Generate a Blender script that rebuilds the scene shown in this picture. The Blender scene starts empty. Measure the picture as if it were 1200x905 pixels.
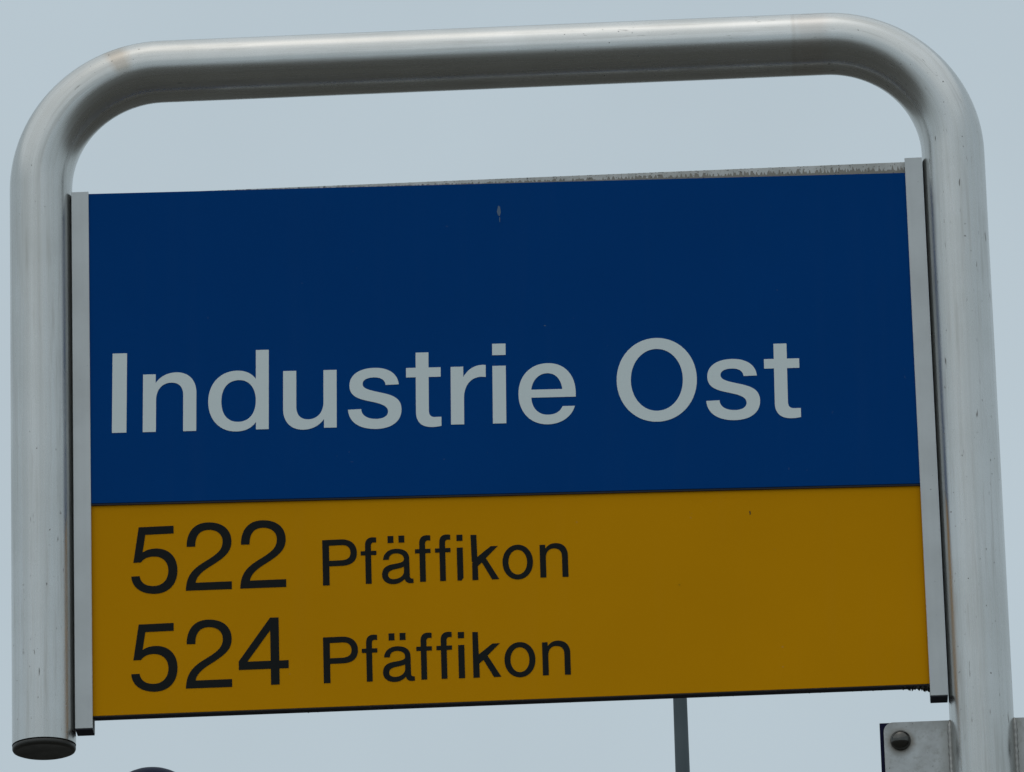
import bpy, bmesh, math, random
from mathutils import Matrix, Vector
random.seed(7)
SC = bpy.context.scene
COL = SC.collection
BASE = 3.4546            # height of the sign's lower channel end above the ground

# ------------------------------------------------------------------ camera
yaw, pitch, roll = -0.03561227, 0.331905751, -0.0285614372
fwd = Vector((math.sin(yaw) * math.cos(pitch), math.cos(yaw) * math.cos(pitch), math.sin(pitch)))
rgt = Vector((math.cos(yaw), -math.sin(yaw), 0))
upv = rgt.cross(fwd)
r2 = math.cos(roll) * rgt + math.sin(roll) * upv
u2 = -math.sin(roll) * rgt + math.cos(roll) * upv
cam = bpy.data.cameras.new('camera')
cam.sensor_fit = 'HORIZONTAL'; cam.sensor_width = 36.0
cam.lens = 8259.9057 / 1200 * 36.0
cam.clip_start = 0.05; cam.clip_end = 3000
co = bpy.data.objects.new('camera', cam); COL.objects.link(co)
M = Matrix((r2, u2, -fwd)).transposed().to_4x4()
M.translation = Vector((0.234882, -6.326707, BASE - 1.854596))
co.matrix_world = M
SC.camera = co

# ------------------------------------------------------------------ sky, sun, exposure
SUN_EL, SUN_AZ = math.radians(76), math.radians(205)     # azimuth clockwise from +Y (behind the camera)
w = bpy.data.worlds.new('World'); SC.world = w; w.use_nodes = True
nt = w.node_tree; nt.nodes.clear()
sky = nt.nodes.new('ShaderNodeTexSky'); sky.sky_type = 'NISHITA'
sky.sun_disc = False; sky.sun_elevation = SUN_EL; sky.sun_rotation = SUN_AZ
sky.air_density = 1.0; sky.dust_density = 6.0; sky.ozone_density = 1.0
hsv = nt.nodes.new('ShaderNodeHueSaturation'); hsv.inputs['Saturation'].default_value = 0.55
veil = nt.nodes.new('ShaderNodeMix'); veil.data_type = 'RGBA'; veil.inputs['Factor'].default_value = 0.8
veil.inputs['B'].default_value = (5.35, 6.38, 6.98, 1)            # even cloud layer
bg = nt.nodes.new('ShaderNodeBackground'); bg.inputs['Strength'].default_value = 0.10
wo = nt.nodes.new('ShaderNodeOutputWorld')
nt.links.new(sky.outputs[0], hsv.inputs['Color'])
nt.links.new(hsv.outputs[0], veil.inputs['A'])
wtc = nt.nodes.new('ShaderNodeTexCoord'); wn = nt.nodes.new('ShaderNodeTexNoise'); wn.inputs['Scale'].default_value = 9; wn.inputs['Detail'].default_value = 5
wr = nt.nodes.new('ShaderNodeMapRange'); wr.inputs['From Min'].default_value = .3; wr.inputs['From Max'].default_value = .7; wr.inputs['To Min'].default_value = .965; wr.inputs['To Max'].default_value = 1.045
wm = nt.nodes.new('ShaderNodeVectorMath'); wm.operation = 'SCALE'          # faint unevenness of the cloud layer
nt.links.new(wtc.outputs['Generated'], wn.inputs['Vector']); nt.links.new(wn.outputs['Fac'], wr.inputs['Value'])
nt.links.new(veil.outputs['Result'], wm.inputs[0]); nt.links.new(wr.outputs[0], wm.inputs['Scale'])
nt.links.new(wm.outputs[0], bg.inputs['Color'])
nt.links.new(bg.outputs[0], wo.inputs['Surface'])

sl = bpy.data.lights.new('sun', 'SUN'); sl.energy = 0.6; sl.angle = math.radians(110); sl.color = (1, .985, .96)
so = bpy.data.objects.new('sun', sl); COL.objects.link(so)
sdir = Vector((math.sin(SUN_AZ) * math.cos(SUN_EL), math.cos(SUN_AZ) * math.cos(SUN_EL), math.sin(SUN_EL)))
so.rotation_euler = sdir.to_track_quat('Z', 'Y').to_euler(); so.location = sdir * 30

SC.view_settings.view_transform = 'Standard'; SC.view_settings.look = 'None'
SC.view_settings.gamma = 1; SC.view_settings.exposure = 0.0; SC.view_settings.use_curve_mapping = False

# ------------------------------------------------------------------ helpers
def tag(o, label=None, cat=None, kind=None, group=None):
    if label: o['label'] = label
    if cat: o['category'] = cat
    if kind: o['kind'] = kind
    if group: o['group'] = group
    return o
def empty(name, loc):
    o = bpy.data.objects.new(name, None); COL.objects.link(o); o.location = loc
    o.empty_display_size = .1
    return o
def obj(name, bm, mat, parent=None, loc=(0, 0, 0), smooth=False, autosmooth=None):
    bmesh.ops.recalc_face_normals(bm, faces=bm.faces)
    me = bpy.data.meshes.new(name); bm.to_mesh(me); bm.free()
    me.materials.append(mat)
    if smooth:
        for p in me.polygons: p.use_smooth = True
        if autosmooth: me.set_sharp_from_angle(angle=math.radians(autosmooth))
    o = bpy.data.objects.new(name, me); COL.objects.link(o)
    if parent: o.parent = parent
    o.location = loc
    return o
def box(bm, x0, x1, y0, y1, z0, z1, bev=0):
    b = bmesh.new()
    v = bmesh.ops.create_cube(b, size=1)['verts']
    for q in v:
        q.co = Vector(((x0 + x1) / 2 + q.co.x * (x1 - x0), (y0 + y1) / 2 + q.co.y * (y1 - y0), (z0 + z1) / 2 + q.co.z * (z1 - z0)))
    if bev: bmesh.ops.bevel(b, geom=b.edges[:], offset=bev, segments=2, profile=.5, affect='EDGES')
    add(bm, b)
def add(bm, b):
    vm = {q: bm.verts.new(q.co) for q in b.verts}
    for f in b.faces:
        try: bm.faces.new([vm[q] for q in f.verts])
        except ValueError: pass
    b.free()
def lathe(bm, prof, seg=48, axis='Z', c=(0, 0, 0)):
    """prof: (radius, height) pairs; closed with caps where radius is 0"""
    rings = []
    for r, h in prof:
        if r < 1e-7: rings.append([bm.verts.new(P(axis, 0, 0, h, c))])
        else: rings.append([bm.verts.new(P(axis, r * math.cos(2 * math.pi * k / seg), r * math.sin(2 * math.pi * k / seg), h, c)) for k in range(seg)])
    for a, b in zip(rings, rings[1:]):
        for k in range(seg):
            k2 = (k + 1) % seg
            q = []
            for v in (a[k % len(a)], a[k2 % len(a)], b[k2 % len(b)], b[k % len(b)]):
                if v not in q: q.append(v)
            if len(q) > 2: bm.faces.new(q)
def P(axis, a, b, h, c):
    v = (a, b, h) if axis == 'Z' else ((a, h, b) if axis == 'Y' else (h, a, b))
    return Vector(v) + Vector(c)
def sweep(path, rad, seg, fixed=(0, 1, 0)):
    """tube along a path lying in the XZ plane, UV: u = metres along, v = metres around"""
    bm = bmesh.new(); uvl = bm.loops.layers.uv.new('UVMap')
    n = len(path); L = [0]
    for i in range(1, n): L.append(L[-1] + (path[i] - path[i - 1]).length)
    fx = Vector(fixed); rings = []
    for i, p in enumerate(path):
        t = (path[min(i + 1, n - 1)] - path[max(i - 1, 0)]).normalized()
        s = t.cross(fx).normalized()
        r = rad(L[i]) if callable(rad) else rad
        rings.append([bm.verts.new(p + (s * math.cos(2 * math.pi * k / seg) + fx * math.sin(2 * math.pi * k / seg)) * r) for k in range(seg)])
    for i in range(n - 1):
        for k in range(seg):
            f = bm.faces.new((rings[i][k], rings[i][(k + 1) % seg], rings[i + 1][(k + 1) % seg], rings[i + 1][k]))
            for lp, (u, v) in zip(f.loops, ((L[i], k), (L[i], k + 1), (L[i + 1], k + 1), (L[i + 1], k))):
                lp[uvl].uv = (u, v / seg)
    return bm, rings, L

class Mat:
    def __init__(s, name, base, rough=.5, metal=0., spec=.5):
        s.m = bpy.data.materials.new(name); s.m.use_nodes = True
        s.nt = s.m.node_tree; s.b = s.nt.nodes['Principled BSDF']
        s.b.inputs['Base Color'].default_value = (*base, 1); s.b.inputs['Roughness'].default_value = rough
        s.b.inputs['Metallic'].default_value = metal; s.b.inputs['Specular IOR Level'].default_value = spec
        s.base = base
    def n(s, t, **kw):
        q = s.nt.nodes.new(t)
        for k, v in kw.items(): setattr(q, k, v)
        return q
    def l(s, a, b): s.nt.links.new(a, b)
    def val(s, a, sock):
        if isinstance(a, (int, float)): sock.default_value = a
        else: s.l(a, sock)
    def math(s, op, a, b=0., c=0., clamp=False):
        q = s.n('ShaderNodeMath', operation=op); q.use_clamp = clamp
        for i, v in enumerate((a, b, c)): s.val(v, q.inputs[i])
        return q.outputs[0]
    def coord(s, kind='Object', scale=(1, 1, 1), loc=(0, 0, 0)):
        t = s.n('ShaderNodeTexCoord'); mp = s.n('ShaderNodeMapping')
        mp.inputs['Scale'].default_value = scale; mp.inputs['Location'].default_value = loc
        s.l(t.outputs[kind], mp.inputs['Vector']); return mp.outputs[0]
    def noise(s, vec, scale, detail=4, rough=.55):
        q = s.n('ShaderNodeTexNoise'); q.inputs['Scale'].default_value = scale
        q.inputs['Detail'].default_value = detail; q.inputs['Roughness'].default_value = rough
        s.l(vec, q.inputs['Vector']); return q.outputs['Fac']
    def ramp(s, f, a, b, lo=0., hi=1.):
        q = s.n('ShaderNodeMapRange'); q.clamp = True
        for k, v in zip(('From Min', 'From Max', 'To Min', 'To Max'), (a, b, lo, hi)): q.inputs[k].default_value = v
        s.l(f, q.inputs['Value']); return q.outputs[0]
    def mix(s, f, a, b, mode='MIX'):
        q = s.n('ShaderNodeMix', data_type='RGBA', blend_type=mode)
        s.val(f, q.inputs['Factor'])
        for v, k in ((a, 'A'), (b, 'B')):
            if isinstance(v, tuple): q.inputs[k].default_value = (*v[:3], 1)
            else: s.l(v, q.inputs[k])
        return q.outputs['Result']
    def out(s, color=None, rough=None, bump=None, strength=.1, dist=.001, metal=None):
        if color is not None: s.l(color, s.b.inputs['Base Color'])
        if rough is not None: s.l(rough, s.b.inputs['Roughness'])
        if metal is not None: s.l(metal, s.b.inputs['Metallic'])
        if bump is not None:
            q = s.n('ShaderNodeBump'); q.inputs['Strength'].default_value = strength; q.inputs['Distance'].default_value = dist
            s.l(bump, q.inputs['Height']); s.l(q.outputs[0], s.b.inputs['Normal'])
        return s.m

# ------------------------------------------------------------------ materials
def tube_material():
    m = Mat('satin_steel_tube', (.6, .61, .6), .3, 1.0)
    uv = m.n('ShaderNodeTexCoord').outputs['UV']
    sep = m.n('ShaderNodeSeparateXYZ'); m.l(uv, sep.inputs[0]); u, v = sep.outputs[0], sep.outputs[1]
    ob = m.coord('Object')
    cloud = m.noise(ob, 9, 5)
    col = m.mix(m.ramp(cloud, .35, .7), (.575, .575, .56), (.50, .50, .48))
    # faint lengthwise drawing lines
    mp = m.n('ShaderNodeMapping'); mp.inputs['Scale'].default_value = (3, 260, 1); m.l(uv, mp.inputs[0])
    lines = m.noise(mp.outputs[0], 1, 3)
    col = m.mix(m.ramp(lines, .45, .8, 0, .1), col, (.33, .33, .31))
    mpb = m.n('ShaderNodeMapping'); mpb.inputs['Scale'].default_value = (.9, 17, 1); m.l(uv, mpb.inputs[0])
    refl_band = m.noise(mpb.outputs[0], 1, 3, .6)                       # lengthwise bands painted in for soft reflections of the surroundings
    col = m.mix(m.ramp(refl_band, .46, .66, 0, .3), col, (.36, .352, .325))
    col = m.mix(m.ramp(refl_band, .32, .45, .2, 0), col, (.60, .62, .64))
    mpc = m.n('ShaderNodeMapping'); mpc.inputs['Scale'].default_value = (7, 30, 1); m.l(uv, mpc.inputs[0])
    smear = m.noise(mpc.outputs[0], 1, 6, .7)
    col = m.mix(m.ramp(smear, .53, .74, 0, .36), col, (.26, .245, .215))
    # weld tint on the left bend, fine seam ring before the right bend
    wob = m.math('MULTIPLY', m.math('SUBTRACT', m.noise(ob, 40, 3), .5), .012)
    du = m.math('ABSOLUTE', m.math('SUBTRACT', m.math('ADD', u, wob), U_WELD1))
    nz = m.n('ShaderNodeSeparateXYZ'); m.l(m.n('ShaderNodeNewGeometry').outputs['Normal'], nz.inputs[0])
    onto = m.ramp(nz.outputs[2], -.3, .0)
    col = m.mix(m.math('MULTIPLY', onto, m.ramp(du, .005, .012, .95, 0)), col, (.43, .39, .34))
    d2 = m.math('ABSOLUTE', m.math('SUBTRACT', m.math('ADD', u, m.math('MULTIPLY', wob, .4)), U_WELD2))
    col = m.mix(m.ramp(d2, .0008, .0030, .22, 0), col, (.33, .29, .25))
    d3 = m.math('ABSOLUTE', m.math('SUBTRACT', m.math('ADD', u, wob), U_WELD2 + .017))
    col = m.mix(m.ramp(d3, .009, .020, .25, 0), col, (.40, .33, .28))
    # specks and little lengthwise scuffs
    sp = m.noise(ob, 330, 1, .4); zone = m.noise(ob, 6, 2)
    spk = m.math('MULTIPLY', m.ramp(sp, .75, .80), m.ramp(zone, .46, .62))
    col = m.mix(m.math('MULTIPLY', spk, .85), col, (.06, .055, .05))
    mp2 = m.n('ShaderNodeMapping'); mp2.inputs['Scale'].default_value = (40, 42, 1); m.l(uv, mp2.inputs[0])
    sc = m.noise(mp2.outputs[0], 1, 2, .6); z2 = m.noise(m.coord('Object', (1, 1, 1), (3, 1, 7)), 4.2, 1)
    scr = m.math('MULTIPLY', m.ramp(sc, .68, .74), m.ramp(z2, .44, .54))
    col = m.mix(m.math('MULTIPLY', scr, .8), col, (.1, .09, .08))
    rgh = m.math('ADD', m.math('ADD', m.ramp(cloud, .3, .7, .22, .28), m.ramp(smear, .45, .75, 0, .14)), m.math('MULTIPLY', spk, .4))
    met = m.math('SUBTRACT', 1.0, m.math('MULTIPLY', m.math('MAXIMUM', spk, scr), .9))
    return m.out(col, rgh, lines, .015, .0003, metal=met)

def film(name, base, rough, var=.06, speck=True, spec=.02):
    m = Mat(name, base, rough, 0, spec)
    ob = m.coord('Object'); big = m.noise(ob, 3.2, 4); fine = m.noise(ob, 900, 2)
    dk = tuple(c * (1 - var * 2) for c in base); lt = tuple(min(1, c * (1 + var)) for c in base)
    col = m.mix(m.ramp(big, .3, .7), dk, lt)
    col = m.mix(m.ramp(fine, .3, .7, 0, .06), col, tuple(c * .5 for c in base))
    if speck:
        s = m.math('MULTIPLY', m.ramp(m.noise(ob, 260, 0), .83, .86), m.ramp(m.noise(ob, 13, 1), .55, .65))
        col = m.mix(m.math('MULTIPLY', s, .12), col, (.25, .27, .28))
        st = m.noise(m.coord('Object', (60, 60, 3)), 1, 3)                # rain streaks
        col = m.mix(m.ramp(st, .55, .8, 0, .006), col, (.3, .31, .3))
    return m.out(col, m.ramp(big, .3, .7, rough - .04, rough + .06), fine, .03, .0003)

def alu(name, base, rough, dirt=.25, scale=30, metal=.0):
    m = Mat(name, base, rough, metal)
    ob = m.coord('Object'); a = m.noise(ob, scale, 5); s = m.noise(m.coord('Object', (90, 90, 4)), 1, 3)
    col = m.mix(m.ramp(a, .4, .75, 0, dirt), base, tuple(c * .55 for c in base))
    col = m.mix(m.ramp(s, .5, .8, 0, dirt * .8), col, tuple(c * .6 for c in base))
    sp = m.math('MULTIPLY', m.ramp(m.noise(ob, 420, 0), .80, .84), m.ramp(m.noise(ob, 11, 1), .5, .6))
    col = m.mix(m.math('MULTIPLY', sp, .7), col, (.07, .06, .05))
    return m.out(col, m.ramp(a, .3, .7, rough - .05, rough + .1))

def board_material():
    m = Mat('weathered_board', (.5, .5, .48), .5)
    ob = m.coord('Object'); sep = m.n('ShaderNodeSeparateXYZ'); m.l(ob, sep.inputs[0]); x, z = sep.outputs[0], sep.outputs[2]
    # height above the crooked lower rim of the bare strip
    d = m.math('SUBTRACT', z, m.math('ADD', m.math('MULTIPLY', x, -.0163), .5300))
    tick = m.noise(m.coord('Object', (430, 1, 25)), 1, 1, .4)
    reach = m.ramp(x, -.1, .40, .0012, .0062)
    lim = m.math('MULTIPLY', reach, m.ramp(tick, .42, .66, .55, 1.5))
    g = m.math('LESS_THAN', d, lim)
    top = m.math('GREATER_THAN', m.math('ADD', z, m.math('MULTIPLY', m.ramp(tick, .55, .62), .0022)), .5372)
    a = m.noise(ob, 60, 4)
    col = m.mix(m.ramp(a, .35, .7), (.58, .58, .56), (.40, .40, .37))
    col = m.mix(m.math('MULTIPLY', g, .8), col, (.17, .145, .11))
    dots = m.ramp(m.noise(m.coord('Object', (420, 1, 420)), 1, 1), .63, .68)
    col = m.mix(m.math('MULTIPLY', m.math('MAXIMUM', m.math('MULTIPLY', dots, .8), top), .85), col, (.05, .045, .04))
    return m.out(col)

def plate_material():
    m = Mat('zinc_plate', (.5, .5, .49), .42, .3)
    ob = m.coord('Object'); a = m.noise(ob, 28, 6, .65); f = m.noise(ob, 160, 4, .7)
    col = m.mix(m.ramp(a, .35, .66), (.53, .545, .545), (.35, .355, .345))
    col = m.mix(m.ramp(f, .52, .72, 0, .55), col, (.26, .25, .22))
    sep = m.n('ShaderNodeSeparateXYZ'); m.l(ob, sep.inputs[0])
    dx = m.math('SUBTRACT', m.math('ABSOLUTE', m.math('SUBTRACT', sep.outputs[0], .4385)), .0765)
    dz = m.math('ADD', sep.outputs[2], .0394)
    rr = m.math('SQRT', m.math('ADD', m.math('MULTIPLY', dx, dx), m.math('MULTIPLY', dz, dz)))
    rr = m.math('ADD', rr, m.math('MULTIPLY', m.math('SUBTRACT', f, .5), .008))
    col = m.mix(m.ramp(rr, .0095, .0150, .75, 0), col, (.22, .19, .15))            # grime round the bolt
    tube = m.math('ADD', dx, m.math('MULTIPLY', m.math('SUBTRACT', a, .5), .02))
    col = m.mix(m.ramp(tube, -.046, -.034, .6, 0), col, (.24, .23, .20))             # darker along the weld
    sp = m.ramp(m.noise(ob, 380, 1), .74, .79)
    col = m.mix(m.math('MULTIPLY', sp, .8), col, (.07, .06, .05))
    return m.out(col, m.ramp(a, .3, .7, .36, .5))

# ------------------------------------------------------------------ ground
gm = Mat('asphalt', (.07, .068, .064), .85)
go = gm.coord('Object'); a = gm.noise(go, .35, 5); b = gm.noise(go, 90, 3)
gc = gm.mix(gm.ramp(a, .35, .7), (.092, .088, .076), (.068, .064, .056)); gc = gm.mix(gm.ramp(b, .5, .75, 0, .5), gc, (.15, .14, .12))
gmat = gm.out(gc, None, b, .5, .004)
bm = bmesh.new()
bmesh.ops.create_circle(bm, cap_ends=True, segments=96, radius=900)
tag(obj('ground', bm, gmat), kind='structure')

# ------------------------------------------------------------------ stop sign
TX, TR, TOP, BR = .4385, .0300, .6630, .118       # tube axis, tube radius, top bar axis, bend radius
Z = BASE
def arc(cx, cz, r, a0, a1, n): return [Vector((cx + r * math.cos(a0 + (a1 - a0) * i / n), 0, cz + r * math.sin(a0 + (a1 - a0) * i / n))) for i in range(n + 1)]
def seg(a, b, n): return [a.lerp(b, i / n) for i in range(1, n)]
LB = -.0100
p0, p1 = Vector((-TX, 0, Z + LB)), Vector((-TX, 0, Z + TOP - BR))
A1 = arc(-TX + BR, Z + TOP - BR, BR, math.pi, math.pi / 2, 28)
A2 = arc(TX - BR, Z + TOP - BR, BR, math.pi / 2, 0, 28)
pend = Vector((TX, 0, -.02))
path = [p0] + seg(p0, A1[0], 10) + A1 + seg(A1[-1], A2[0], 12) + A2 + seg(A2[-1], pend, 30) + [pend]
LEN_UP = TOP - BR - LB
ARC = BR * math.pi / 2
U_WELD1 = LEN_UP + ARC * .80
U_WELD2 = LEN_UP + ARC + 2 * (TX - BR) - .030
M_TUBE = tube_material()
M_BLUE = film('blue_film', (.0002, .049, .21), .55, .03)
M_YEL = film('yellow_film', (.61, .268, .0015), .55, .03)
M_WHITE = film('white_lettering', (.71, .775, .77), .45, .03, False)
M_BLACK = film('black_lettering', (.016, .018, .018), .45, .05, False)
M_CHAN = alu('anodised_profile', (.54, .56, .56), .42, .2, 22, .25)
M_BOARD = board_material()
M_PLATE = plate_material()
M_DARKBOARD = film('dark_blue_board', (.014, .015, .04), .5, .1, False)
M_CAP = alu('dark_plug', (.022, .02, .016), .5, .5, 60)
M_BOLT = alu('bolt_steel', (.095, .092, .085), .12, .5, 120, 1.0)
M_GRIME = Mat('grime', (.03, .027, .02), .95).m
M_SHADE = film('shade_black', (.045, .045, .055), .7, .1, False)  # near-black for the added shade strips on undersides and panel joint
M_WELD = alu('weld_bead', (.36, .35, .33), .4, .4, 200, .8)

root = empty('bus_stop_sign', (TX, 0, 0))
tag(root, 'steel tube framed bus stop sign with blue and yellow panels reading Industrie Ost', 'bus sign')
RX = Vector((-TX, 0, 0))                         # parts are given in world metres
def part(name, bm, mat, parent=root, c=(0, 0, 0), **k):
    """mesh coordinates are relative to c (world)"""
    off = Vector(c) + RX if parent is root else Vector(c)
    return obj(name, bm, mat, parent, off, **k)

bmt, rings, L = sweep(path, TR, 64)
bmt.verts.ensure_lookup_table()
frame = part('tube_frame', bmt, M_TUBE, smooth=True)
# plug closing the hanging tube end
bm = bmesh.new()
lathe(bm, [(.0270, .012), (.0270, -.0008), (.0292, -.0008), (.0298, -.0014), (.0298, -.0040), (.0290, -.0056), (.0270, -.0064), (.0255, -.0062), (.015, -.0050), (0, -.0046)], 64)
part('end_cap', bm, M_CAP, c=(-TX, 0, Z + LB), smooth=True, autosmooth=50)
# side profiles: U channels holding the board
for s in (-1, 1):
    prof = [(.4080, -.0120), (.3915, -.0120), (.3915, -.0106), (.4062, -.0106), (.4062, .0082), (.3915, .0082), (.3915, .0096), (.4080, .0096)]
    bm = bmesh.new(); h0, h1 = (.0018, .5378)
    lo = [bm.verts.new((s * x, y, h0)) for x, y in prof]; hi = [bm.verts.new((s * x, y, h1)) for x, y in prof]
    n = len(prof)
    for i in range(n): bm.faces.new((lo[i], lo[(i + 1) % n], hi[(i + 1) % n], hi[i]))
    bm.faces.new(lo); bm.faces.new(hi)
    bmesh.ops.bevel(bm, geom=[e for e in bm.edges], offset=.0003, segments=1, affect='EDGES')
    sp_ = part('side_profile', bm, M_CHAN, c=(0, 0, Z))
    bm = bmesh.new(); xa, xb = sorted((s * .3917, s * .4078)); box(bm, xa, xb, -.0118, .0094, .0006, .0016, .0003)
    obj('end_shade', bm, M_SHADE, sp_)  # dark slab added under the profile end to make its underside look shaded
# board
bm = bmesh.new(); box(bm, -.4050, .4050, -.0070, .0040, .0142, .5356, .0004)
board = part('board', bm, M_BOARD, c=(0, 0, Z))
bm = bmesh.new(); box(bm, -.3912, .3912, -.0069, .0039, .0132, .0140, .0003)
obj('bottom_shade', bm, M_SHADE, board)  # black strip added so the board's underside reads as shade
# yellow panel
bm = bmesh.new(); box(bm, -.4040, .4040, -.0079, -.00705, .0146, .232, .0002)
yel = part('yellow_panel', bm, M_YEL, c=(0, 0, Z))
# blue panel, hung slightly crooked over the yellow one
TILT = .0163
bm = bmesh.new(); box(bm, -.3975, .3975, -.0104, -.0081, -.1565, .1562, .0003)
BC = Vector((0, 0, Z + .3734))
blue = part('blue_panel', bm, M_BLUE, c=BC); blue.rotation_euler = (0, TILT, 0)

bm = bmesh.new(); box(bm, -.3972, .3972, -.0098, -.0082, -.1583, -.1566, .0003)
obj('joint_shade', bm, M_SHADE, blue)  # black strip standing in for the shadow line below the blue panel

# ------------------------------------------------------------------ lettering
def ell(x0, x1, y0, y1, k=.56):
    cx, cy, a, b = (x0 + x1) / 2, (y0 + y1) / 2, (x1 - x0) / 2, (y1 - y0) / 2
    return [(cx + a, cy), (cx + a, cy + b * k, cx + a * k, cy + b, cx, cy + b), (cx - a * k, cy + b, cx - a, cy + b * k, cx - a, cy),
            (cx - a, cy - b * k, cx - a * k, cy - b, cx, cy - b), (cx + a * k, cy - b, cx + a, cy - b * k, cx + a, cy)]
def rect(x0, x1, y0, y1): return [(x0, y0), (x1, y0), (x1, y1), (x0, y1)]
def conv(cs, ox, oy, slope, hx, vy):
    """drawing units (y down, sloping baseline) -> letter units (cap height 100)"""
    def f(x, y): return ((x - ox) / hx, (oy + slope * (x - ox) - y) / vy)
    return [[sum((f(e[i], e[i + 1]) for i in range(0, len(e), 2)), ()) for e in c] for c in cs]
def turn180(cs):
    xs = [e[i] for c in cs for e in c for i in range(0, len(e), 2)]
    w = max(xs); return [[tuple((w - v) if i % 2 == 0 else (72.5 - v) for i, v in enumerate(e)) for e in c] for c in cs]

BIG = {}
BIG['I'] = [rect(0, 17.4, 0, 100)]
BIG['n'] = [[(0, 0), (15.8, 0), (15.8, 40), (15.8, 53, 23, 61.5, 34, 61.5), (44, 61.5, 48.5, 55, 48.5, 45), (48.5, 0), (64.3, 0), (64.3, 48), (64.3, 64, 55, 74.3, 40, 74.3), (30, 74.3, 21, 70, 15.2, 61.5), (15.2, 72.5), (0, 72.5)]]
BIG['u'] = turn180(BIG['n'])
BIG['d'] = [[(72.7, 0), (72.7, 100), (57.2, 100), (57.2, 63.5), (52.5, 70.5, 45, 74.5, 34.5, 74.5), (14, 74.5, 0, 58.5, 0, 36.2), (0, 14, 13.5, -2, 34, -2), (45, -2, 53, 2.5, 57.4, 9.5), (57.4, 0)],
            [(57.2, 36.2), (57.2, 52, 49.5, 62.6, 37, 62.6), (23, 62.6, 15.8, 52, 15.8, 36.2), (15.8, 20, 23, 10, 36.5, 10), (49, 10, 57.2, 20, 57.2, 36.2)]]
BIG['s'] = conv([[(752, 350), (840, 345), (835, 275, 775, 237, 690, 237), (580, 237, 510, 285, 510, 358), (510, 425, 560, 445, 640, 460), (715, 474, 768, 487, 768, 527), (768, 558, 735, 578, 683, 578), (625, 578, 590, 555, 588, 514), (500, 520), (505, 600, 570, 645, 675, 645), (785, 645, 858, 595, 858, 512), (858, 440, 805, 418, 725, 403), (640, 386, 598, 378, 598, 346), (598, 318, 630, 301, 680, 301), (725, 301, 748, 318, 752, 350)]], 500, 635.5, -.0385, 5.571, 5.308)
BIG['t'] = [[(11.6, 91.6), (27, 91.6), (27, 72.5), (41.5, 72.5), (41.5, 60.6), (27, 60.6), (27, 19), (27, 12, 29.5, 10, 35, 10), (42, 10.2), (42, -1.2), (38, -2, 35, -2.4, 31, -2.4), (17.5, -2.4, 11.6, 5, 11.6, 17), (11.6, 60.6), (0, 60.6), (0, 72.5), (11.6, 72.5)]]
BIG['r'] = [[(0, 0), (15.8, 0), (15.8, 32), (15.8, 49.5, 24.5, 59.3, 37.5, 59.3), (42.2, 58.8), (42.2, 73.8), (40, 74.2, 38.5, 74.3, 37, 74.1), (27, 73.4, 20, 68, 15.2, 59.3), (15.2, 72.5), (0, 72.5)]]
BIG['i'] = [rect(0, 16.1, 0, 72.5), rect(0, 16.1, 86, 100.4)]
BIG['e'] = [[(68.8, 31.3), (68.8, 34), (69.6, 58, 56.5, 74.2, 35.5, 74.2), (14, 74.2, 0, 58.5, 0, 36), (0, 13.5, 14, -2.6, 35, -2.6), (51, -2.6, 63.5, 6, 67.6, 19.8), (52.8, 19.8), (50, 13, 44, 9.4, 35.5, 9.4), (24, 9.4, 16, 17.5, 15.3, 31.3)],
            [(15.5, 41.3), (52.8, 41.3), (51.5, 53.5, 45, 61.6, 35, 61.6), (24.5, 61.6, 16.8, 53.5, 15.5, 41.3)]]
BIG['O'] = [ell(0, 96.4, -2.7, 102.6, .565), ell(17, 79.6, 11, 88.8, .565)]
DIG = {}
dk = dict(slope=-.0365, hx=3.15, vy=3.0)
DIG['5'] = conv([[(163, 138), (317, 131), (317, 165), (192, 171), (179, 250), (196, 238, 215, 232, 240, 232), (297, 232, 332, 270, 332, 326), (332, 390, 292, 432, 228, 432), (168, 432, 131, 402, 128, 356), (165, 354), (169, 382, 190, 398, 224, 398), (266, 398, 292, 370, 292, 328), (292, 291, 267, 267, 230, 267), (203, 267, 184, 276, 172, 293), (138, 295)]], 128, 427.5, **dk)
DIG['2'] = conv([[(368, 421), (371, 360, 392, 330, 450, 295), (505, 262, 533, 243, 533, 203), (533, 172, 510, 152, 474, 152), (434, 152, 412, 176, 412, 226), (374, 227), (374, 160, 410, 119, 474, 119), (534, 119, 572, 150, 572, 203), (572, 250, 540, 275, 480, 312), (432, 341, 416, 362, 411, 386), (571, 380), (571, 414)]], 368, 421, **dk)
DIG['4'] = conv([[(743, 546), (781, 545), (781, 734), (822, 732), (822, 767), (781, 768.5), (781, 838), (743, 840), (743, 770), (602, 775), (602, 738)], [(743, 601), (640, 739), (743, 735)]], 602, 845, **dk)
SM = {}
pk = dict(slope=-.037, hx=4.42, vy=4.21)
SM['P'] = conv([[(65, 185), (240, 177), (330, 174, 388, 220, 388, 300), (388, 375, 340, 420, 240, 423), (127, 428), (127, 604), (65, 606)],
                [(127, 236), (245, 230), (300, 227, 328, 255, 328, 300), (328, 345, 300, 368, 240, 372), (127, 377)]], 65, 606, **pk)
SM['f'] = conv([[(465, 591), (520, 589), (520, 324), (570, 322), (570, 283), (520, 285), (520, 240), (520, 215, 530, 205, 550, 205), (570, 206), (570, 160), (560, 158, 550, 158, 540, 158), (490, 158, 465, 185, 465, 235), (465, 287), (423, 289), (423, 327), (465, 326)]], 423, 592.5, **pk)
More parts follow.
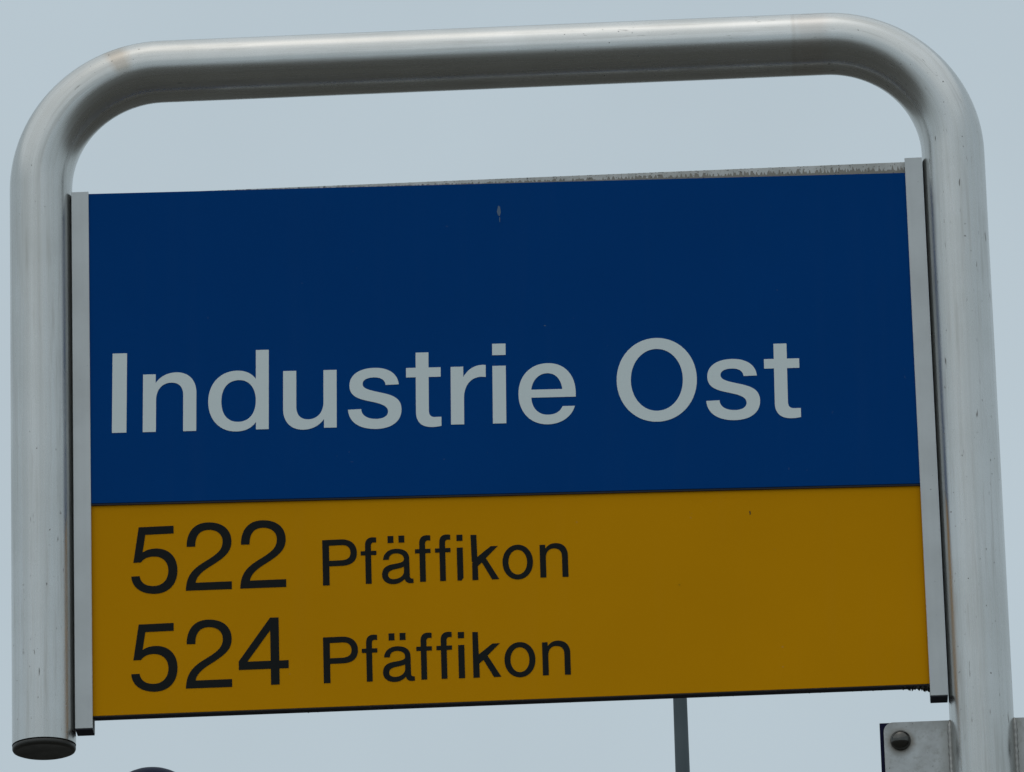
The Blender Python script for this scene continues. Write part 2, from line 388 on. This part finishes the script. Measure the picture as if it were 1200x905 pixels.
SM['\u00e4'] = conv([[(915, 543), (917, 580), (905, 584, 895, 585, 885, 585), (858, 585, 838, 570, 833, 545), (805, 578, 765, 594, 725, 594), (662, 594, 621, 560, 621, 508), (621, 450, 660, 420, 720, 410), (790, 398, 830, 392, 830, 362), (830, 325, 800, 308, 758, 308), (715, 308, 690, 328, 688, 367), (634, 369), (638, 305, 690, 266, 765, 266), (840, 266, 880, 300, 880, 355), (882, 515), (882, 537, 890, 545, 915, 543)],
                     [(828, 432), (805, 443, 780, 447, 745, 455), (700, 465, 678, 482, 678, 508), (678, 533, 697, 548, 728, 548), (785, 548, 828, 515, 828, 475)],
                     [(680, 148), (735, 146), (735, 210), (680, 212)], [(783, 144), (838, 142), (838, 206), (783, 208)]], 621, 586.5, **pk)
SM['i'] = [rect(0, 12.6, 0, 72.5), rect(0, 12.6, 87.5, 101)]
SM['i_chip'] = [[(0, 0), (8.5, 0), (12.6, 5.5), (12.6, 72.5), (0, 72.5)], rect(0, 12.6, 87.5, 101)]
kk = dict(slope=-.037, hx=3.9, vy=3.72)
KO = [(346, 121), (349, 303), (462, 215), (522, 212), (420, 312), (527, 484), (468, 487), (386, 348), (352, 377), (353, 491), (304, 493)]
SM['k'] = conv([[(301, 121)] + KO[:-1] + [(301, 493)]], 301, 493.5, **kk)
SM['k_chip'] = conv([[(297, 121)] + KO + [(305, 352), (313, 346), (302, 341)]], 297, 493.5, **kk)
SM['o'] = [ell(0, 64.8, -2.4, 74.3, .57), ell(12.6, 52.2, 8.6, 63.2, .57)]
SM['n'] = conv([[(868, 473), (917, 471), (917, 315), (917, 262, 945, 233, 985, 233), (1030, 233, 1050, 258, 1050, 300), (1050, 467), (1099, 466), (1099, 290), (1099, 225, 1060, 190, 1003, 190), (965, 190, 935, 205, 915, 235), (914, 203), (868, 205)]], 868, 473, **kk)

def glyph_mesh(name, cs, width, unit, depth):
    xs = [e[-2] for c in cs for e in c]
    # extreme x of the curves (sampled)
    samp = []
    for c in cs:
        prev = c[-1][-2:]
        for e in c:
            if len(e) == 6:
                for i in range(1, 13):
                    t = i / 12; samp.append((1 - t)**3 * prev[0] + 3 * (1 - t)**2 * t * e[0] + 3 * (1 - t) * t * t * e[2] + t**3 * e[4])
            else: samp.append(e[0])
            prev = e[-2:]
    x0, x1 = min(samp), max(samp); sx = width / (x1 - x0)
    def T(x, y): return Vector(((x - x0) * sx - width / 2, y * unit, 0))
    cu = bpy.data.curves.new(name, 'CURVE'); cu.dimensions = '2D'; cu.fill_mode = 'BOTH'; cu.extrude = depth / 2; cu.resolution_u = 14
    for c in cs:
        pts = [T(*e[-2:]) for e in c]
        segs = list(c); closed_dup = (pts[0] - pts[-1]).length < 1e-7
        n = len(pts) - (1 if closed_dup else 0)
        sp = cu.splines.new('BEZIER'); sp.bezier_points.add(n - 1); sp.use_cyclic_u = True
        for i in range(n):
            bp = sp.bezier_points[i]; bp.handle_left_type = bp.handle_right_type = 'FREE'
            e_in = segs[i] if not (i == 0 and closed_dup) else segs[-1]
            e_out = segs[(i + 1) % len(segs)]
            prv, nxt = pts[i - 1] if not (i == 0 and closed_dup) else pts[-2], pts[(i + 1) % n]
            bp.co = pts[i]
            bp.handle_left = T(*e_in[2:4]) if len(e_in) == 6 else pts[i].lerp(prv, 1 / 3)
            bp.handle_right = T(*e_out[0:2]) if len(e_out) == 6 else pts[i].lerp(nxt, 1 / 3)
    o = bpy.data.objects.new('tmp', cu); COL.objects.link(o)
    dg = bpy.context.evaluated_depsgraph_get(); dg.update()
    me = bpy.data.meshes.new_from_object(o.evaluated_get(dg))
    bpy.data.objects.remove(o); bpy.data.curves.remove(cu)
    bm = bmesh.new(); bm.from_mesh(me); bpy.data.meshes.remove(me)
    for q in bm.verts: q.co = Vector((q.co.x, q.co.z, q.co.y))
    bmesh.ops.remove_doubles(bm, verts=bm.verts, dist=1e-7)
    return bm

def row(spec, table, unit, mat, parent, y, origin, name='letter'):
    """spec: (glyph, left, right, baseline) in millimetres on the sign's face"""
    for g, xa, xb, bz in spec:
        bm = glyph_mesh('letter', table[g], (xb - xa) / 1000, unit / 1000, .0003)
        obj('digit' if g in '524' else name, bm, mat, parent, (((xa + xb) / 2) / 1000 - origin[0], y, bz / 1000 - origin[1]))

# the blue panel's own frame is tilted: word positions measured along it
def to_blue(spec):
    out = []
    for g, a, b in spec:
        xc = (a + b) / 2; zc = 286.65 - TILT * xc
        dx, dz = xc, zc - 373.4; c, s = math.cos(TILT), math.sin(TILT)
        lx, lz = dx * c - dz * s, dx * s + dz * c
        out.append((g, lx - (b - a) / 2, lx + (b - a) / 2, lz))
    return out
row(to_blue([('I', -371.1, -357.3), ('n', -341.8, -290.9), ('d', -279.6, -222.0), ('u', -208.3, -157.4), ('s', -146.6, -95.8), ('t', -91.3, -58.0),
             ('r', -48.9, -15.6), ('i', -9.2, 3.5), ('e', 15.3, 69.6), ('O', 108.6, 184.6), ('s', 193.1, 244.0), ('t', 248.5, 282.3)]),
    BIG, .797, M_WHITE, blue, -.0106, (0, 0))
row([('5', -354.3, -310.6, 133.9), ('2', -302.9, -259.2, 133.9), ('2', -251.5, -207.9, 133.9)], DIG, .671, M_BLACK, yel, -.0081, (0, 0))
row([('5', -355.2, -311.6, 37.9), ('2', -304.0, -260.3, 37.9), ('4', -254.0, -207.1, 38.4)], DIG, .671, M_BLACK, yel, -.0081, (0, 0))
A = '\u00e4'
row([('P', -173.4, -140.9, 133.7), ('f', -137.3, -122.5, 133.7), (A, -117.6, -88.0, 133.6), ('f', -86.1, -71.4, 133.6), ('f', -67.2, -52.6, 133.6),
     ('i_chip', -46.7, -41.0, 133.4), ('k_chip', -33.4, -7.4, 133.2), ('o', -3.9, 24.8, 133.2), ('n', 31.4, 57.8, 133.1)], SM, .447, M_BLACK, yel, -.0081, (0, 0))
row([('P', -174.4, -141.8, 37.9), ('f', -138.2, -123.6, 37.8), (A, -118.7, -88.9, 37.7), ('f', -87.0, -72.4, 37.7), ('f', -68.1, -53.5, 37.7),
     ('i', -47.7, -41.9, 37.6), ('k', -34.1, -8.0, 37.5), ('o', -4.6, 24.4, 37.4), ('n', 31.0, 57.2, 37.2)], SM, .447, M_BLACK, yel, -.0081, (0, 0))

# ------------------------------------------------------------------ fittings lower on the post
def plate(x0, x1, z0, z1, y0, y1, r, left=True):
    """plate with rounded corners on its outer side"""
    pts = []
    def c(cx, cz, a0, a1):
        for i in range(9):
            a = a0 + (a1 - a0) * i / 8; pts.append((cx + r * math.cos(a), cz + r * math.sin(a)))
    if left:
        c(x0 + r, z1 - r, math.pi / 2, math.pi); c(x0 + r, z0 + r, math.pi, 1.5 * math.pi); pts += [(x1, z0), (x1, z1)]
    else:
        c(x1 - r, z0 + r, -math.pi / 2, 0); c(x1 - r, z1 - r, 0, math.pi / 2); pts += [(x0, z1), (x0, z0)]
    bm = bmesh.new()
    f = [bm.verts.new((x, y0, z)) for x, z in pts]; b = [bm.verts.new((x, y1, z)) for x, z in pts]
    bm.faces.new(f); bm.faces.new(b); n = len(pts)
    for i in range(n): bm.faces.new((f[i], f[(i + 1) % n], b[(i + 1) % n], b[i]))
    return bm
PZ0, PZ1 = -.170, -.0203
for left in (True, False):
    s = -1 if left else 1
    bm = plate(TX - .0918, TX - .0270, PZ0, PZ1, -.0035, .0005, .009, True) if left else plate(TX + .0270, TX + .0918, PZ0, PZ1, -.0035, .0005, .009, False)
    pl = part('mounting_plate', bm, M_PLATE, c=(0, 0, Z))
    for bz in (-.0382, -.152):
        bm = bmesh.new()
        R = .0096
        pr = [(0, -.0076)] + [(R * math.sin(t * math.pi / 2 / 7), -.0004 - .0072 * math.cos(t * math.pi / 2 / 7)) for t in range(1, 8)] + [(R, .0012), (0, .0012)]
        lathe(bm, pr, 40, 'Y')
        obj('bolt', bm, M_BOLT, pl, (TX + s * .0765, -.0045, bz), smooth=True, autosmooth=50)
    # weld bead where the plate meets the tube
    bm = bmesh.new(); n = 60; ringsw = []
    for i in range(n + 1):
        z = PZ0 + (PZ1 - PZ0) * i / n; r = .0021 * (1 + .22 * math.sin(i * 2.3)); r *= min(1, .3 + min(i, n - i) * .25)
        ringsw.append([bm.verts.new((TX + s * .0302 + r * math.cos(k * math.pi / 4), -.0042 + r * .8 * math.sin(k * math.pi / 4), z)) for k in range(8)])
    for a_, b_ in zip(ringsw, ringsw[1:]):
        for k in range(8): bm.faces.new((a_[k], a_[(k + 1) % 8], b_[(k + 1) % 8], b_[k]))
    bm.faces.new(ringsw[0]); bm.faces.new(ringsw[-1])
    obj('weld_bead', bm, M_WELD, pl, (0, 0, 0), smooth=True)
for s in (-1, 1):
    bm = bmesh.new()
    x0, x1 = sorted((TX + s * .0310, TX + s * .0953)); box(bm, x0, x1, .0012, .0046, -.33, -.0193, .0003)
    part('backing_board', bm, M_DARKBOARD, c=(0, 0, Z))

# grime growing along the board's lower edge and top edge
bm = bmesh.new()
def tuft(x, y, z, h, r):
    n = 5; a0 = random.random() * 6
    b = [bm.verts.new((x + r * math.cos(a0 + 2 * math.pi * k / n), y + r * .8 * math.sin(a0 + 2 * math.pi * k / n), z)) for k in range(n)]
    m_ = [bm.verts.new(((x + r * .8 * math.cos(a0 + 2 * math.pi * k / n)), y + r * .7 * math.sin(a0 + 2 * math.pi * k / n), z - h * .6)) for k in range(n)]
    t = bm.verts.new((x + random.uniform(-.4, .4) * r, y, z - h))
    for k in range(n):
        k2 = (k + 1) % n; bm.faces.new((b[k], b[k2], m_[k2], m_[k])); bm.faces.new((m_[k], m_[k2], t))
for i in range(260):
    q = random.random(); x = .391 - .80 * q ** 2.6
    dens = max(0, 1 - (.391 - x) / .030)
    h = random.uniform(.0004, .0011) + dens * random.uniform(0, .0042)
    tuft(x, random.uniform(-.0066, .0030), .0134, h, random.uniform(.0006, .0014) * (1 + .5 * dens))
tag(part('grime', bm, M_GRIME, c=(0, 0, Z)), kind='stuff')
# scuffs: small raised chips in the films
def chip(bm, pts, y): 
    f = [bm.verts.new((x, y, z)) for x, z in pts]; b = [bm.verts.new((x, y + .0004, z)) for x, z in pts]
    bm.faces.new(f); n = len(pts)
    for i in range(n): bm.faces.new((f[i], f[(i + 1) % n], b[(i + 1) % n], b[i]))
M_CHIP = Mat('scuffed_film', (.07, .12, .2), .6).m
for pts in ([(-.002, .127), (-.0005, .1335), (.0012, .132), (.0018, .126), (.0006, .1225), (-.0008, .1235)], [(.0003, .1215), (.0012, .1215), (.0009, .116), (.0004, .117)],
            [(.0415, .0105), (.0428, .0109), (.0436, .0102), (.0425, .0098)]):
    bm = bmesh.new(); chip(bm, pts, -.0106); obj('scuff', bm, M_CHIP, blue)
for pts in ([(.2298, .1905), (.2309, .1908), (.2312, .1875), (.2303, .1868)], [(.1612, .1210), (.1620, .1212), (.1619, .1203), (.1613, .1202)]):
    bm = bmesh.new(); chip(bm, pts, -.0081); obj('scuff', bm, M_GRIME, yel)

# ------------------------------------------------------------------ far mast and post lamp
M_MAST = alu('mast_paint', (.062, .085, .095), .6, .3, 3)
M_LAMP = film('navy_lamp_paint', (.004, .007, .024), .35, .1, False)
M_GLASS = Mat('lamp_diffuser', (.75, .75, .7), .4).m
CX, CY, CZ = 0.234882, -6.326707, 1.6
d = 30.0
mx, my = CX - .01212 * d, CY + d
mast = empty('lamp_mast', (mx, my, 0)); tag(mast, 'slim grey street lamp mast standing behind the stop sign', 'street lamp')
H = 11.05
bm = bmesh.new()
lathe(bm, [(0, -.05), (.105, -.05), (.105, 1.2), (.095, 1.25), (.0325, 10.0), (.0285, H), (0, H)], 32)
obj('pole', bm, M_MAST, mast, smooth=True, autosmooth=40)
bm = bmesh.new(); lathe(bm, [(0, -.03), (.19, -.03), (.19, .02), (.12, .03), (.12, .09), (0, .09)], 32)
obj('base_flange', bm, M_MAST, mast, smooth=True, autosmooth=30)
pth = [Vector((0, 0, H - .10)), Vector((-.15, 0, H - .02)), Vector((-.35, 0, H + .03)), Vector((-.7, 0, H + .06))]
ba, rg, _ = sweep(pth, .022, 16); ba.faces.new(rg[0]); ba.faces.new(rg[-1]); obj('arm', ba, M_MAST, mast, smooth=True, autosmooth=60)
bm = bmesh.new(); box(bm, -1.25, -.66, -.11, .11, H + .03, H + .11, .02); head = obj('lamp_head', bm, M_MAST, mast)
bm = bmesh.new(); box(bm, -1.2, -.78, -.09, .09, H + .018, H + .0295, .004); obj('diffuser', bm, M_GLASS, head)

d = 20.0
lx, ly = CX - .0905 * d, CY + d
R = .156
top = CZ + .28775 * d - .008
post = empty('post_lamp', (lx, ly, 0)); tag(post, 'dark navy post lamp with rounded domed top beyond the sign frame', 'post lamp')
bm = bmesh.new(); pr = [(0, top)] + [(R * math.sin(t * math.pi / 2 / 14), top - R + R * math.cos(t * math.pi / 2 / 14)) for t in range(1, 15)] + [(R * 1.0, top - R - .03), (R * .92, top - R - .03), (0, top - R - .02)]
lathe(bm, pr, 48); obj('dome', bm, M_LAMP, post, smooth=True, autosmooth=50)
bm = bmesh.new(); lathe(bm, [(0, top - R - .028), (R * .8, top - R - .031), (R * .62, top - R - .30), (0, top - R - .30)], 40); obj('lantern_glass', bm, M_GLASS, post, smooth=True, autosmooth=40)
bm = bmesh.new(); lathe(bm, [(0, top - R - .301), (.10, top - R - .301), (.06, top - R - .42), (.045, top - R - .5), (.05, 1.0), (.075, .95), (.08, -.05), (0, -.05)], 32); obj('pole', bm, M_LAMP, post, smooth=True, autosmooth=40)
